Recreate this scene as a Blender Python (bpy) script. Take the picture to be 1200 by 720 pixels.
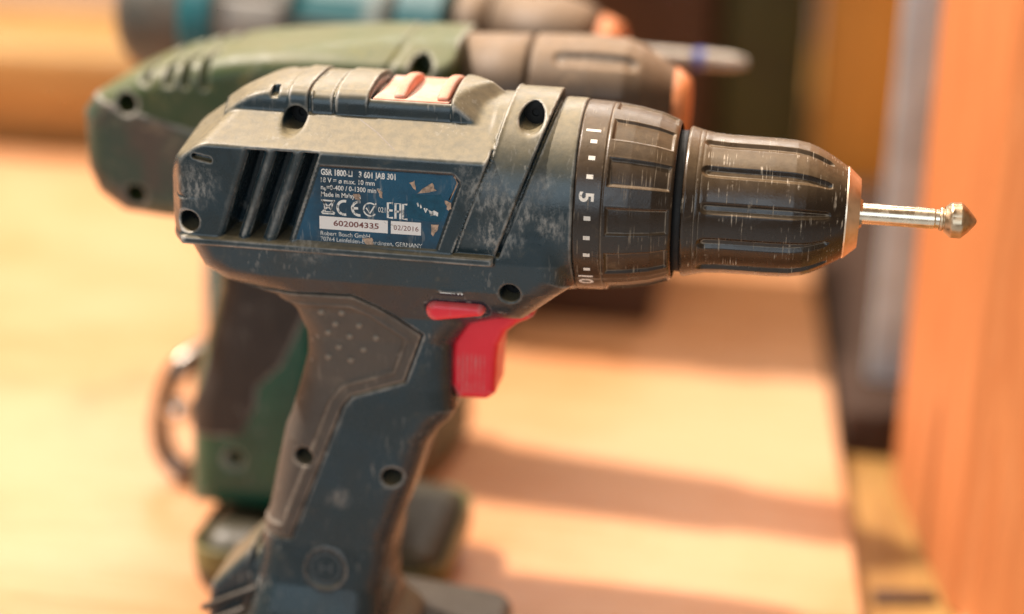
import bpy, math, random
import numpy as np
from mathutils import Matrix, Vector

rnd = random.Random(7)
rng = np.random.default_rng(7)
S = bpy.context.scene
COL = S.collection
for o in list(bpy.data.objects):
    bpy.data.objects.remove(o)

# All shapes are worked out in millimetres round the front drill's spindle axis
# (x along the spindle, y away from the camera, z up); the board's top is LIFT below the axis.
MM = 0.001
LIFT = 180.0

# ------------------------------------------------------------------ camera
def make_camera():
    p, t, r = math.radians(20), math.radians(8.78), math.radians(1.57)
    fh = Vector((-math.sin(t), math.cos(t), 0)); R = Vector((math.cos(t), math.sin(t), 0)); Z = Vector((0, 0, 1))
    F = math.cos(p)*fh - math.sin(p)*Z; U = math.sin(p)*fh + math.cos(p)*Z
    R2 = math.cos(r)*R + math.sin(r)*U; U2 = -math.sin(r)*R + math.cos(r)*U
    d = bpy.data.cameras.new('camera'); o = bpy.data.objects.new('camera', d); COL.objects.link(o)
    m = Matrix((R2, U2, -F)).transposed().to_4x4()
    m.translation = Vector((60.873, -525.247, 156.37+LIFT))*MM
    o.matrix_world = m
    d.sensor_width = 36; d.lens = 66; d.clip_start = .01; d.clip_end = 50
    d.dof.use_dof = True; d.dof.focus_distance = .529; d.dof.aperture_fstop = 3.2; d.dof.aperture_blades = 0
    S.camera = o
make_camera()
S.view_settings.view_transform = 'Standard'; S.view_settings.look = 'None'
S.view_settings.exposure = 0.04; S.view_settings.gamma = 1
S.render.resolution_x = 1024; S.render.resolution_y = 614
S.render.engine = 'CYCLES'

# ------------------------------------------------------------------ light
W = bpy.data.worlds.new('World'); S.world = W; W.use_nodes = True
bg = W.node_tree.nodes['Background']; bg.inputs[0].default_value = (1.0, .68, .42, 1); bg.inputs[1].default_value = .27

def lamp(name, loc, target, size, power, color, shape='DISK', sy=None):
    d = bpy.data.lights.new(name, 'AREA'); d.shape = shape; d.size = size
    if sy: d.size_y = sy
    d.energy = power; d.color = color
    o = bpy.data.objects.new(name, d); COL.objects.link(o); o.location = loc
    o.rotation_euler = (Vector(target)-Vector(loc)).to_track_quat('-Z', 'Y').to_euler()
    return o
# low daylight through a window up to the left, and a large pale opening behind the camera
lamp('window_light', (-2.90, .49, 4.72), (0, .1, .1), .19, 660, (1, .87, .76))
lamp('overhead_fill', (-.12, .22, 1.75), (.0, .1, .1), .9, 12, (1, .84, .64), 'RECTANGLE', .7)  # soft overhead fill, added for the sheen on upper faces
lamp('back_window_light', (-.16, 1.10, .95), (-.05, 0, .18), .8, 18, (1, .93, .84), 'RECTANGLE', .5)
lamp('open_door_light', (-.15, -2.0, .75), (0, 0, .12), 1.6, 15, (.70, .87, 1), 'RECTANGLE', 1.2)

# ------------------------------------------------------------------ materials
def nodes(m):
    m.use_nodes = True; nt = m.node_tree; return nt, nt.nodes, nt.links, nt.nodes['Principled BSDF']
def lk(nt, a, b): nt.links.new(a, b)
def mixc(nt, fac, a, b, mode='MIX'):
    n = nt.nodes.new('ShaderNodeMix'); n.data_type = 'RGBA'; n.blend_type = mode
    for s, v in ((n.inputs[0], fac), (n.inputs[6], a), (n.inputs[7], b)):
        if hasattr(v, 'is_linked'): nt.links.new(v, s)
        elif isinstance(v, tuple): s.default_value = (*v, 1)[:4]
        else: s.default_value = v
    return n.outputs[2]
def math_(nt, op, a, b=None, clamp=False):
    n = nt.nodes.new('ShaderNodeMath'); n.operation = op; n.use_clamp = clamp
    for i, v in enumerate((a, b)):
        if v is None: continue
        if hasattr(v, 'is_linked'): nt.links.new(v, n.inputs[i])
        else: n.inputs[i].default_value = v
    return n.outputs[0]
def ramp(nt, v, lo, hi, a=0., b=1.):
    n = nt.nodes.new('ShaderNodeMapRange'); n.interpolation_type = 'SMOOTHSTEP'
    nt.links.new(v, n.inputs[0])
    for i, x in zip((1, 2, 3, 4), (lo, hi, a, b)): n.inputs[i].default_value = x
    return n.outputs[0]
def coord(nt, scale=(1, 1, 1), rot=(0, 0, 0), uv=False):
    tc = nt.nodes.new('ShaderNodeTexCoord'); mp = nt.nodes.new('ShaderNodeMapping')
    nt.links.new(tc.outputs['UV' if uv else 'Object'], mp.inputs[0])
    mp.inputs['Scale'].default_value = scale; mp.inputs['Rotation'].default_value = rot
    return mp.outputs[0]
def noise(nt, vec, scale, detail=4, rough=.55, dist=0.):
    n = nt.nodes.new('ShaderNodeTexNoise'); nt.links.new(vec, n.inputs['Vector'])
    n.inputs['Scale'].default_value = scale; n.inputs['Detail'].default_value = detail
    n.inputs['Roughness'].default_value = rough; n.inputs['Distortion'].default_value = dist
    return n.outputs['Fac']
def bump(nt, h, dist, strength=1.):
    n = nt.nodes.new('ShaderNodeBump'); n.inputs['Distance'].default_value = dist; n.inputs['Strength'].default_value = strength
    nt.links.new(h, n.inputs['Height']); return n.outputs[0]

def plastic(name, base, base2, dust, up=.6, patch=.5, rough=.42, grain=.000018, wear=(.46, .44, .40), scratch=.25, lo=.52, hi=.72, uv=False, spec=.5, edge=.6, scuffs=()):
    """moulded plastic: two tones, a film on upward faces that is workshop dust and painted sheen, rubbed patches, fine scratches"""
    m = bpy.data.materials.new(name); nt, N, L, P = nodes(m)
    v = coord(nt)
    big = noise(nt, v, 38, 5, .6); fine = noise(nt, v, 420, 3, .6); mid = noise(nt, v, 130, 6, .65, .6)
    c = mixc(nt, ramp(nt, big, .38, .62), base, base2)
    geo = N.new('ShaderNodeNewGeometry'); sx = N.new('ShaderNodeSeparateXYZ'); L.new(geo.outputs['Normal'], sx.inputs[0])
    upf = ramp(nt, sx.outputs['Z'], .25, .95)
    du = math_(nt, 'MULTIPLY', upf, ramp(nt, fine, .25, .7, up*.72, up))  # upward tint mixes real dust with sheen painted into the colour
    pt = math_(nt, 'MULTIPLY', ramp(nt, mid, lo, hi), ramp(nt, fine, .3, .65, patch*.25, patch))
    f = math_(nt, 'MAXIMUM', du, pt)
    # scratches: long thin noise
    if uv:
        sv = coord(nt, (1.0, .05, 1), (0, 0, .03), True); sn = noise(nt, sv, 1.9, 1.5, .5)
        fadn = noise(nt, coord(nt, (1, 1.2, 1), (0, 0, 0), True), .16, 3, .6)
    else:
        sv = coord(nt, (900, 900, 160), (.25, .5, .3)); sn = noise(nt, sv, 1.0, 2, .5)
        fadn = noise(nt, v, 55, 3, .6)
    sc = math_(nt, 'MULTIPLY', math_(nt, 'MULTIPLY', ramp(nt, sn, .575, .66), ramp(nt, fadn, .48, .66)), scratch)
    g = sc
    if edge > 0:
        ed = math_(nt, 'MULTIPLY', ramp(nt, geo.outputs['Pointiness'], .506, .530), ramp(nt, fine, .3, .6, edge*.45, edge))
        g = math_(nt, 'MAXIMUM', g, math_(nt, 'MULTIPLY', ed, ramp(nt, noise(nt, v, 75, 4, .6), .38, .6, .25, 1.)), True)
    for sx_, sy_, sz_, sr_, sa_ in scuffs:
        ds_ = N.new('ShaderNodeVectorMath'); ds_.operation = 'DISTANCE'; L.new(v, ds_.inputs[0]); ds_.inputs[1].default_value = ((sx_+65)*MM, sy_*MM, (sz_+180)*MM)
        dist_ = math_(nt, 'ADD', ds_.outputs['Value'], math_(nt, 'MULTIPLY', math_(nt, 'SUBTRACT', noise(nt, v, 240, 5, .7, 1.), .5), sr_*MM*1.5))
        st_ = noise(nt, coord(nt, (700, 700, 330), (.2, .7, .1)), 1.0, 5, .7)
        g = math_(nt, 'MAXIMUM', g, math_(nt, 'MULTIPLY', ramp(nt, dist_, sr_*MM, sr_*MM*.25), ramp(nt, st_, .42, .66, .05, sa_)), True)
    dn = mixc(nt, fine, tuple(x*.8 for x in dust), dust)
    c = mixc(nt, f, c, dn); c = mixc(nt, g, c, wear); f = math_(nt, 'MAXIMUM', f, g, True)
    L.new(c, P.inputs['Base Color'])
    L.new(math_(nt, 'ADD', math_(nt, 'MULTIPLY', f, .45), ramp(nt, mid, .3, .7, rough-.06, rough+.08), True), P.inputs['Roughness'])
    P.inputs['Specular IOR Level'].default_value = spec
    L.new(bump(nt, math_(nt, 'ADD', noise(nt, v, 1500, 2, .6), math_(nt, 'MULTIPLY', f, 1.2)), grain*2), P.inputs['Normal'])
    return m

def simple(name, col, rough=.5, metal=0., var=.25, scale=200, bmp=.00003, spec=.5):
    m = bpy.data.materials.new(name); nt, N, L, P = nodes(m); v = coord(nt)
    n = noise(nt, v, scale, 5, .6)
    c = mixc(nt, ramp(nt, n, .3, .7), tuple(x*(1-var) for x in col), tuple(min(1, x*(1+var*.5)) for x in col))
    L.new(c, P.inputs['Base Color']); P.inputs['Metallic'].default_value = metal
    L.new(ramp(nt, n, .3, .7, rough-.08, rough+.1), P.inputs['Roughness'])
    P.inputs['Specular IOR Level'].default_value = spec
    L.new(bump(nt, noise(nt, v, scale*5, 3, .6), bmp), P.inputs['Normal'])
    return m

def wood(name, a, b, along=(1, 0, 0), ring=24, rough=.55, rot=0., pale=None):
    m = bpy.data.materials.new(name); nt, N, L, P = nodes(m)
    sc = tuple(1.2 if k else 14 for k in along)
    v = coord(nt, sc, (0, 0, rot))
    g = noise(nt, v, ring*.35, 6, .62, 1.2); fibre = noise(nt, coord(nt, tuple(18 if k else 420 for k in along), (0, 0, rot)), 1.5, 3, .6)
    blot = noise(nt, coord(nt), 9, 4, .6)
    c = mixc(nt, ramp(nt, g, .35, .66), a, b)
    c = mixc(nt, ramp(nt, fibre, .45, .75, 0, .35), c, tuple(x*.55 for x in b))
    c = mixc(nt, ramp(nt, blot, .45, .75, 0, .35), c, tuple(x*.8 for x in b))
    if pale:   # bleached, dusty areas and a few dark stains
        pb = noise(nt, coord(nt, (1, 1.6, 1)), 4.2, 5, .6, .4); st = noise(nt, coord(nt), 17, 4, .6)
        c = mixc(nt, ramp(nt, pb, .42, .62, 0, .75), c, pale); c = mixc(nt, ramp(nt, st, .60, .74, 0, .35), c, tuple(x*.5 for x in b))
    L.new(c, P.inputs['Base Color'])
    L.new(ramp(nt, fibre, .3, .7, rough-.08, rough+.12), P.inputs['Roughness'])
    L.new(bump(nt, fibre, .0003), P.inputs['Normal'])
    return m

M = {}
M['housing'] = plastic('navy_plastic', (.017, .031, .037), (.014, .036, .050), (.46, .36, .19), up=.52, patch=.18, lo=.57, hi=.76, rough=.28, edge=.6, scuffs=[(-108, -29, 3, 8, .6), (-107, -29, -1, 4, .5), (-24, -30, 7, 9, .55), (-16, -29, 2, 9, .55), (-20, -30, -5, 9, .6), (-6, -27, -2, 6, .55), (-9, -27, 9, 5, .4), (-76, -30.5, -13, 9, .35), (-70, -17, -98, 5, .4), (-30, -28, 13, 4, .5), (-88, -31, -2, 4, .6), (-80, -31, 2, 4, .5), (-95, -31, 3, 3.5, .5)])
M['nub'] = simple('rubbed_rubber', (.24, .205, .165), .6, 0, .3, 900)
M['rubber'] = plastic('worn_rubber', (.062, .052, .044), (.09, .075, .062), (.36, .30, .23), up=.5, patch=.3, rough=.62, grain=.00004, lo=.5, hi=.8, wear=(.36, .30, .24))
M['collar'] = plastic('black_collar_plastic', (.020, .013, .009), (.030, .019, .012), (.40, .26, .13), up=.27, patch=.26, rough=.29, edge=.35, scratch=.35, wear=(.48, .38, .27), lo=.58, hi=.72, uv=True)
M['chuck'] = plastic('black_chuck_plastic', (.021, .012, .007), (.028, .017, .010), (.44, .30, .16), up=.30, patch=.2, rough=.25, scratch=.75, edge=.45, wear=(.55, .46, .35), lo=.6, hi=.75, uv=True)
M['battery'] = plastic('dusty_battery_plastic', (.034, .030, .027), (.05, .044, .038), (.36, .29, .2), up=.14, patch=.2, rough=.42, edge=0)
M['red'] = plastic('red_plastic', (.84, .014, .036), (.88, .024, .045), (.85, .36, .32), up=.28, patch=.15, rough=.36, scratch=.1, lo=.6, hi=.8)
M['switch'] = plastic('dusty_orange_plastic', (.62, .16, .08), (.68, .2, .1), (.78, .5, .36), up=.55, patch=.4, rough=.45)
M['label'] = plastic('printed_foil', (.010, .030, .050), (.006, .075, .145), (.36, .31, .25), up=.3, patch=.3, rough=.3, scratch=.3, lo=.62, hi=.75, edge=0)
M['labelsheen'] = plastic('painted_sheen_foil', (.006, .055, .105), (.006, .085, .16), (.30, .30, .28), up=.3, patch=.25, rough=.25, scratch=.3, lo=.6, hi=.74, edge=0)  # brighter blue, the label's sheen put into the colour
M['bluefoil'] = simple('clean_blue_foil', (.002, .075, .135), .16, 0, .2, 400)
M['steel'] = simple('bit_steel', (.80, .70, .56), .24, 1., .2, 260, .000004)
M['bitdark'] = simple('dull_bit_steel', (.62, .48, .33), .36, 1., .25, 500, .000006)
M['nose'] = simple('nose_steel', (.86, .68, .52), .36, 1., .15, 160, .000006)
M['dark'] = simple('recess_shade_black', (.006, .006, .006), .7)  # near-black, paints the shade inside holes and gaps
M['scrap'] = simple('torn_paper', (.46, .32, .23), .7, 0, .55, 900)

def print_mat(name, col, wear, under):
    m = bpy.data.materials.new(name); nt, N, L, P = nodes(m); v = coord(nt)
    n = noise(nt, v, 620, 4, .65); b = noise(nt, v, 90, 3, .6)
    f = math_(nt, 'MAXIMUM', ramp(nt, n, .62-wear*.2, .72-wear*.1), ramp(nt, b, .66-wear*.08, .74))
    L.new(mixc(nt, f, col, under), P.inputs['Base Color']); P.inputs['Roughness'].default_value = .45
    return m
M['print'] = print_mat('worn_white_print', (.80, .78, .74), .55, (.10, .12, .13))
M['strip'] = print_mat('white_strip', (.84, .80, .77), .0, (.5, .45, .42))
M['ink'] = print_mat('brown_ink', (.20, .06, .05), .1, (.45, .35, .3))
M['dialprint'] = print_mat('dial_print', (.80, .74, .66), .25, (.30, .24, .18))
M['engrave'] = simple('dusty_engraving', (.07, .09, .10), .6)
# green drill
M['green'] = plastic('green_plastic', (.028, .060, .014), (.06, .075, .024), (.34, .29, .10), up=.26, patch=.45, rough=.4, lo=.5, hi=.66)
M['greengrip'] = plastic('dark_grip', (.018, .015, .013), (.030, .025, .022), (.18, .14, .11), up=.2, patch=.22, rough=.6)
M['darkgreen'] = plastic('deep_green_plastic', (.002, .062, .040), (.004, .085, .05), (.26, .34, .26), up=.35, patch=.15, rough=.32)
M['grime'] = plastic('grimy_plastic', (.085, .062, .045), (.04, .07, .045), (.36, .28, .19), up=.35, patch=.5, rough=.5)
M['brownbatt'] = plastic('brown_black_plastic', (.030, .026, .014), (.040, .036, .016), (.30, .22, .13), up=.05, patch=.1, edge=0, rough=.45)
M['olive'] = simple('olive_plastic', (.16, .15, .055), .45)
M['grimyblack'] = plastic('grimy_black', (.055, .036, .022), (.08, .052, .033), (.44, .30, .18), up=.55, patch=.35, rough=.45)
M['orangenose'] = simple('orange_nose_ring', (.62, .21, .07), .5, 0, .2, 120)
M['teal'] = plastic('teal_plastic', (.005, .11, .14), (.012, .13, .15), (.26, .32, .29), up=.4, patch=.15, rough=.4)
M['greyteal'] = plastic('grimy_grey_teal', (.045, .062, .062), (.09, .075, .06), (.34, .3, .24), up=.45, patch=.4, rough=.5)
M['palelabel'] = simple('pale_grey_label', (.30, .29, .27), .5)
M['palebit'] = simple('pale_bit', (.40, .35, .30), .42, .85)
M['bluering'] = simple('blue_ring', (.05, .08, .35), .4)
M['hook'] = simple('dark_steel', (.26, .23, .20), .28, .9)
M['chrome'] = simple('hook_glint_chrome', (.8, .76, .7), .18, 1.)  # bright metal for the highlight on the hook
# surroundings
M['board'] = wood('pine_board', (.70, .345, .165), (.60, .26, .10), (1, 0, 0), rough=.42, pale=(.68, .375, .205))
M['bench'] = wood('bench_wood', (.40, .22, .06), (.28, .14, .035), (0, 1, 0))
M['panel'] = wood('orange_panel_wood', (.70, .265, .092), (.63, .215, .068), (0, 0, 1))
M['gapshade'] = wood('gap_shade_wood', (.050, .022, .010), (.034, .015, .007), (0, 0, 1), rough=.85)  # very dark brown carries the shade on the ledge in the gap
M['redbrown'] = wood('red_brown_wood', (.075, .034, .017), (.052, .023, .012), (0, 0, 1))
M['golden'] = wood('golden_wood', (.84, .45, .105), (.74, .36, .075), (0, 0, 1))
M['rail'] = wood('amber_rail_wood', (.50, .30, .10), (.38, .21, .06), (1, 0, 0))
M['greencase'] = simple('dark_green_case', (.040, .044, .010), .6, 0, .25, 30)
M['zinc'] = simple('zinc_steel', (.58, .73, .82), .5, .1, .2, 60)
M['floor'] = simple('grey_concrete', (.36, .40, .43), .8, 0, .15, 6, .0006)
M['wall'] = simple('pale_plaster', (.62, .53, .54), .85, 0, .08, 12, .0006)

# ------------------------------------------------------------------ object helpers
def empty(name, base, label, cat, group=None, rotz=0.):
    o = bpy.data.objects.new(name, None); COL.objects.link(o); o.empty_display_size = .02
    o.location = Vector((base[0], base[1], base[2]+LIFT))*MM; o.rotation_euler = (0, 0, rotz)
    o['label'] = label; o['category'] = cat
    if group: o['group'] = group
    o['base'] = list(base)
    return o
def rootbase(p):
    while p.parent: p = p.parent
    return np.array(p['base']) if 'base' in p else np.zeros(3)
def mesh_obj(name, V, F, mat, parent=None, smooth=True, uv=None, rootless=None, local=False, sharp=None):
    """V in mm; when local is False V is in the shared frame and is moved into the root's frame"""
    V = np.asarray(V, float)
    if parent is not None and not local: V = V - rootbase(parent)
    if parent is None and rootless is None:
        rootless = (V.min(0)+V.max(0))/2; rootless[2] = V[:, 2].min()
    if rootless is not None: V = V - np.asarray(rootless)
    me = bpy.data.meshes.new(name)
    V = V*MM
    if isinstance(F, np.ndarray):
        me.vertices.add(len(V)); me.vertices.foreach_set('co', V.astype(np.float32).ravel())
        n = F.shape[1]; me.loops.add(F.size); me.polygons.add(len(F))
        me.loops.foreach_set('vertex_index', F.astype(np.int32).ravel())
        me.polygons.foreach_set('loop_start', np.arange(0, F.size, n, dtype=np.int32))
        me.update(calc_edges=True)
    else:
        me.from_pydata([tuple(v) for v in V], [], [tuple(f) for f in F]); me.update()
    me.validate()
    if uv is not None:
        ul = me.uv_layers.new(name='UVMap'); li = np.empty(len(me.loops), np.int32); me.loops.foreach_get('vertex_index', li)
        ul.data.foreach_set('uv', np.asarray(uv, np.float32)[li].ravel())
    me.materials.append(mat)
    if smooth: me.polygons.foreach_set('use_smooth', np.ones(len(me.polygons), bool))
    if sharp: me.set_sharp_from_angle(angle=math.radians(sharp))
    o = bpy.data.objects.new(name, me); COL.objects.link(o)
    if parent is not None: o.parent = parent
    else: o.location = Vector((rootless[0], rootless[1], rootless[2]+LIFT))*MM
    return o
def tag(o, label, cat, group=None):
    o['label'] = label; o['category'] = cat
    if group: o['group'] = group
    return o

def boxmesh(x0, x1, y0, y1, z0, z1, bev=0.):
    b = bev
    if b <= 0:
        V = [(x, y, z) for x in (x0, x1) for y in (y0, y1) for z in (z0, z1)]
        return V, [(0, 1, 3, 2), (4, 6, 7, 5), (0, 4, 5, 1), (2, 3, 7, 6), (0, 2, 6, 4), (1, 5, 7, 3)]
    import bmesh
    bm = bmesh.new(); vs = [bm.verts.new((x, y, z)) for x in (x0, x1) for y in (y0, y1) for z in (z0, z1)]
    for f in ((0, 1, 3, 2), (4, 6, 7, 5), (0, 4, 5, 1), (2, 3, 7, 6), (0, 2, 6, 4), (1, 5, 7, 3)): bm.faces.new([vs[i] for i in f])
    bmesh.ops.bevel(bm, geom=list(bm.edges), offset=b, segments=3, affect='EDGES', profile=.5)
    bm.verts.index_update(); V = [tuple(v.co) for v in bm.verts]; F = [tuple(v.index for v in f.verts) for f in bm.faces]; bm.free()
    return V, F

def lathe(prof, cy=0., cz=0., n=128, capa=True, capb=True):
    V = []; F = []; UV = []
    for x, r in prof:
        for k in range(n):
            a = 2*math.pi*k/n; V.append((x, cy-r*math.sin(a), cz+r*math.cos(a))); UV.append((x, a*r))
    m = len(prof)
    for i in range(m-1):
        for k in range(n):
            k2 = (k+1) % n; F.append((i*n+k, i*n+k2, (i+1)*n+k2, (i+1)*n+k))
    F = [f[::-1] for f in F]
    if capa: F.append(tuple(range(n)))
    if capb: F.append(tuple(range((m-1)*n, m*n))[::-1])
    return V, F, UV
def relief_lathe(xs, ths, rfun):
    X, T = np.meshgrid(xs, ths, indexing='ij'); R = rfun(X, T)
    V = np.stack([X, -R*np.sin(T), R*np.cos(T)], -1).reshape(-1, 3)
    n = len(ths); m = len(xs); i = np.arange(m-1)[:, None]; k = np.arange(n)[None]; k2 = (k+1) % n
    F = np.stack([i*n+k+0*i, (i+1)*n+k, (i+1)*n+k2, i*n+k2+0*i], -1).reshape(-1, 4)
    UV = np.stack([X, T*22], -1).reshape(-1, 2)
    return V, F, UV

# ------------------------------------------------------------------ implicit solids
def smax(a, b, k=.8):
    h = np.maximum(k-np.abs(a-b), 0)/k; return np.maximum(a, b)+h*h*k*.25
def smin(a, b, k=.8): return -smax(-a, -b, k)
def poly2(pts, X, Z):
    P = np.array(pts, float); d = np.full(np.broadcast(X, Z).shape, 1e9); s = np.ones(d.shape)
    for i in range(len(P)):
        a = P[i]; b = P[i-1]; e = b-a; wx = X-a[0]; wz = Z-a[1]
        t = np.clip((wx*e[0]+wz*e[1])/(e@e), 0, 1); bx = wx-e[0]*t; bz = wz-e[1]*t
        d = np.minimum(d, bx*bx+bz*bz)
        c1 = Z >= a[1]; c2 = Z < b[1]; c3 = e[0]*wz > e[1]*wx
        s = np.where((c1 & c2 & c3) | (~c1 & ~c2 & ~c3), -s, s)
    return s*np.sqrt(d)
def extr(d2, ay, hw, r):
    qx = d2+r; qy = ay-hw+r
    return np.minimum(np.maximum(qx, qy), 0)+np.sqrt(np.maximum(qx, 0)**2+np.maximum(qy, 0)**2)-r
def rbox(X, ay, Z, x0, x1, hw, z0, z1, r):
    qx = np.abs(X-(x0+x1)/2)-(x1-x0)/2+r; qy = ay-hw+r; qz = np.abs(Z-(z0+z1)/2)-(z1-z0)/2+r
    return np.minimum(np.maximum(np.maximum(qx, qy), qz), 0)+np.sqrt(np.maximum(qx, 0)**2+np.maximum(qy, 0)**2+np.maximum(qz, 0)**2)-r

def surface_nets(f, o, h):
    s = f < 0
    n8 = np.zeros(tuple(d-1 for d in f.shape), np.int8)
    for a in (0, 1):
        for b in (0, 1):
            for c in (0, 1):
                n8 += s[a:s.shape[0]-1+a, b:s.shape[1]-1+b, c:s.shape[2]-1+c]
    mixed = (n8 > 0) & (n8 < 8); I = np.argwhere(mixed)
    idx = np.full(mixed.shape, -1, np.int32); idx[mixed] = np.arange(len(I))
    acc = np.zeros((len(I), 3)); num = np.zeros(len(I))
    for ax in range(3):
        e = np.zeros(3, int); e[ax] = 1; o1, o2 = [q for q in range(3) if q != ax]
        for p in (0, 1):
            for q in (0, 1):
                a = np.zeros(3, int); a[o1] = p; a[o2] = q
                A = I+a; B = A+e; fa = f[A[:, 0], A[:, 1], A[:, 2]]; fb = f[B[:, 0], B[:, 1], B[:, 2]]
                c = (fa < 0) != (fb < 0); t = fa[c]/(fa[c]-fb[c])
                acc[c] += a+t[:, None]*e; num[c] += 1
    V = (I+acc/num[:, None])*h+np.array(o)
    FS = []
    for ax in range(3):
        u, w = (ax+1) % 3, (ax+2) % 3
        sl0 = [slice(None)]*3; sl1 = [slice(None)]*3; sl0[ax] = slice(0, -1); sl1[ax] = slice(1, None)
        ch = s[tuple(sl0)] != s[tuple(sl1)]
        for q in (u, w):
            z = [slice(None)]*3; z[q] = [0, -1]; ch[tuple(z)] = False
        E = np.argwhere(ch)
        if not len(E): continue
        def cell(du, dw):
            c = E.copy(); c[:, u] += du; c[:, w] += dw; return idx[c[:, 0], c[:, 1], c[:, 2]]
        Q = np.stack([cell(-1, -1), cell(0, -1), cell(0, 0), cell(-1, 0)], -1)
        ins = s[E[:, 0], E[:, 1], E[:, 2]]
        Q[~ins] = Q[~ins][:, ::-1]
        FS.append(Q)
    return V, np.concatenate(FS)
def solid(fun, x0, x1, hy, z0, z1, h, cy=0.):
    """fun(X, |y|, Z) symmetric in y: mesh the near half and mirror it"""
    xs = np.arange(x0, x1+h, h, dtype=np.float32)[:, None, None]; ny = int(hy/h)+2
    ys = (-(ny-1)*h+h*np.arange(ny+1)-h/2+0).astype(np.float32)[None, :, None]
    ys = ys-(ys[0, -1, 0]-h/2)
    zs = np.arange(z0, z1+h, h, dtype=np.float32)[None, None, :]
    f = np.broadcast_to(fun(xs, np.abs(ys), zs), (xs.shape[0], ys.shape[1], zs.shape[2])).astype(np.float32)
    V, F = surface_nets(f, (x0, float(ys[0, 0, 0]), z0), h)
    mid = np.abs(V[:, 1]) < h*.5; mid &= V[:, 1] > -h*.49
    V[mid, 1] = 0
    n = len(V); V2 = V.copy(); V2[:, 1] *= -1
    mp = np.arange(n)+n; mp[mid] = np.arange(n)[mid]
    V = np.concatenate([V, V2]); F = np.concatenate([F, mp[F][:, ::-1]])
    used = np.zeros(len(V), bool); used[F.ravel()] = True; rm = np.cumsum(used)-1
    V = V[used]; F = rm[F]
    V[:, 1] += cy
    return V, F.astype(np.int32)
def surf_y(fun, x, z, hy=40):
    ys = np.linspace(hy, 0, 4001); f = np.broadcast_to(fun(np.full(4001, float(x)), ys, np.full(4001, float(z))), (4001,))
    k = np.argmax(f < 0); return ys[k]

# ------------------------------------------------------------------ flat print helpers (u, v in mm)
def text2(s, cap, sx=1., bold=0., font_track=1.):
    cu = bpy.data.curves.new('t', 'FONT'); cu.body = s; cu.size = cap/.70; cu.offset = bold*cap; cu.resolution_u = 3; cu.space_character = font_track
    o = bpy.data.objects.new('t', cu); me = bpy.data.meshes.new_from_object(o)
    V = np.array([v.co[:2] for v in me.vertices]).reshape(-1, 2); F = [tuple(p.vertices) for p in me.polygons]
    bpy.data.objects.remove(o); bpy.data.meshes.remove(me); bpy.data.curves.remove(cu)
    V[:, 0] -= V[:, 0].min(); V[:, 0] *= sx
    return V, F
def fit(s, cap, width, bold=0.):
    V, F = text2(s, cap, 1, bold); V[:, 0] *= width/max(V[:, 0].max(), 1e-6); return V, F
def strokes(lines, w):
    V = []; F = []
    for pl in lines:
        P = [np.array(p, float) for p in pl]; n = len(P); closed = np.allclose(P[0], P[-1]) and n > 2
        base = len(V)
        for i in range(n):
            if closed: a = P[i-1] if i else P[-2]; b = P[i+1] if i < n-1 else P[1]
            else: a = P[max(i-1, 0)]; b = P[min(i+1, n-1)]
            d = (b-a)/np.linalg.norm(b-a); nn = np.array([-d[1], d[0]])*w/2
            V += [P[i]+nn, P[i]-nn]
        for i in range(n-1): F.append((base+2*i, base+2*i+1, base+2*i+3, base+2*i+2))
    return np.array(V), F
def arc(cx, cy, r, a0, a1, n=20, ry=None):
    return [(cx+r*math.cos(math.radians(a0+(a1-a0)*i/n)), cy+(ry or r)*math.sin(math.radians(a0+(a1-a0)*i/n))) for i in range(n+1)]
def on_side(name, V2, F, x, z, y, mat, parent, smooth=False):
    V2 = np.asarray(V2); V = np.stack([V2[:, 0]+x, np.full(len(V2), y), V2[:, 1]+z], -1)
    return mesh_obj(name, V, F, mat, parent, smooth)
def slab(name, poly, y0, y1, mat, parent):
    """flat polygon in x,z given real thickness from y0 (far) to y1 (near)"""
    n = len(poly); V = [(x, y0, z) for x, z in poly]+[(x, y1, z) for x, z in poly]
    a = sum(poly[i-1][0]*poly[i][1]-poly[i][0]*poly[i-1][1] for i in range(n))
    F = [tuple(range(n, 2*n)), tuple(range(n))[::-1]]+[(i, (i+1) % n, n+(i+1) % n, n+i) for i in range(n)]
    if a < 0: F = [f[::-1] for f in F]
    return mesh_obj(name, V, F, mat, parent, False)

# ------------------------------------------------------------------ the setting
V, F = boxmesh(-900, 700, -106, 1149, -900, -190); b = mesh_obj('bench_top', V, F, M['bench'], None, False); b['kind'] = 'structure'
V, F = boxmesh(-3000, 3000, -3500, 1300, -940, -901); b = mesh_obj('floor', V, F, M['floor'], None, False); b['kind'] = 'structure'
V, F = boxmesh(-900, 700, 1150, 1190, -899, 700); b = mesh_obj('back_wall', V, F, M['wall'], None, False); b['kind'] = 'structure'

def quad_prism(pts, z0, z1, bev):
    import bmesh
    bm = bmesh.new(); lo = [bm.verts.new((x, y, z0)) for x, y in pts]; hi = [bm.verts.new((x, y, z1)) for x, y in pts]
    bm.faces.new(lo[::-1]); bm.faces.new(hi); n = len(pts)
    for i in range(n): bm.faces.new((lo[i], lo[(i+1) % n], hi[(i+1) % n], hi[i]))
    bmesh.ops.bevel(bm, geom=list(bm.edges), offset=bev, segments=3, affect='EDGES', profile=.5)
    bm.verts.index_update(); V = [tuple(v.co) for v in bm.verts]; F = [tuple(v.index for v in f.verts) for f in bm.faces]; bm.free()
    return V, F
V, F = quad_prism([(-760, -96), (109, -96), (97, 94), (81, 375), (68, 606), (-760, 606)], -190, -180, 1.2)
tag(mesh_obj('wooden_board', V, F, M['board'], None, True, sharp=40), 'pale pine board lying flat under the standing drills', 'board')
V, F = quad_prism([(130, 119), (137, 115), (196, 62), (330, 62), (330, 260), (112, 232)], -190, 330, 4)
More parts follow.
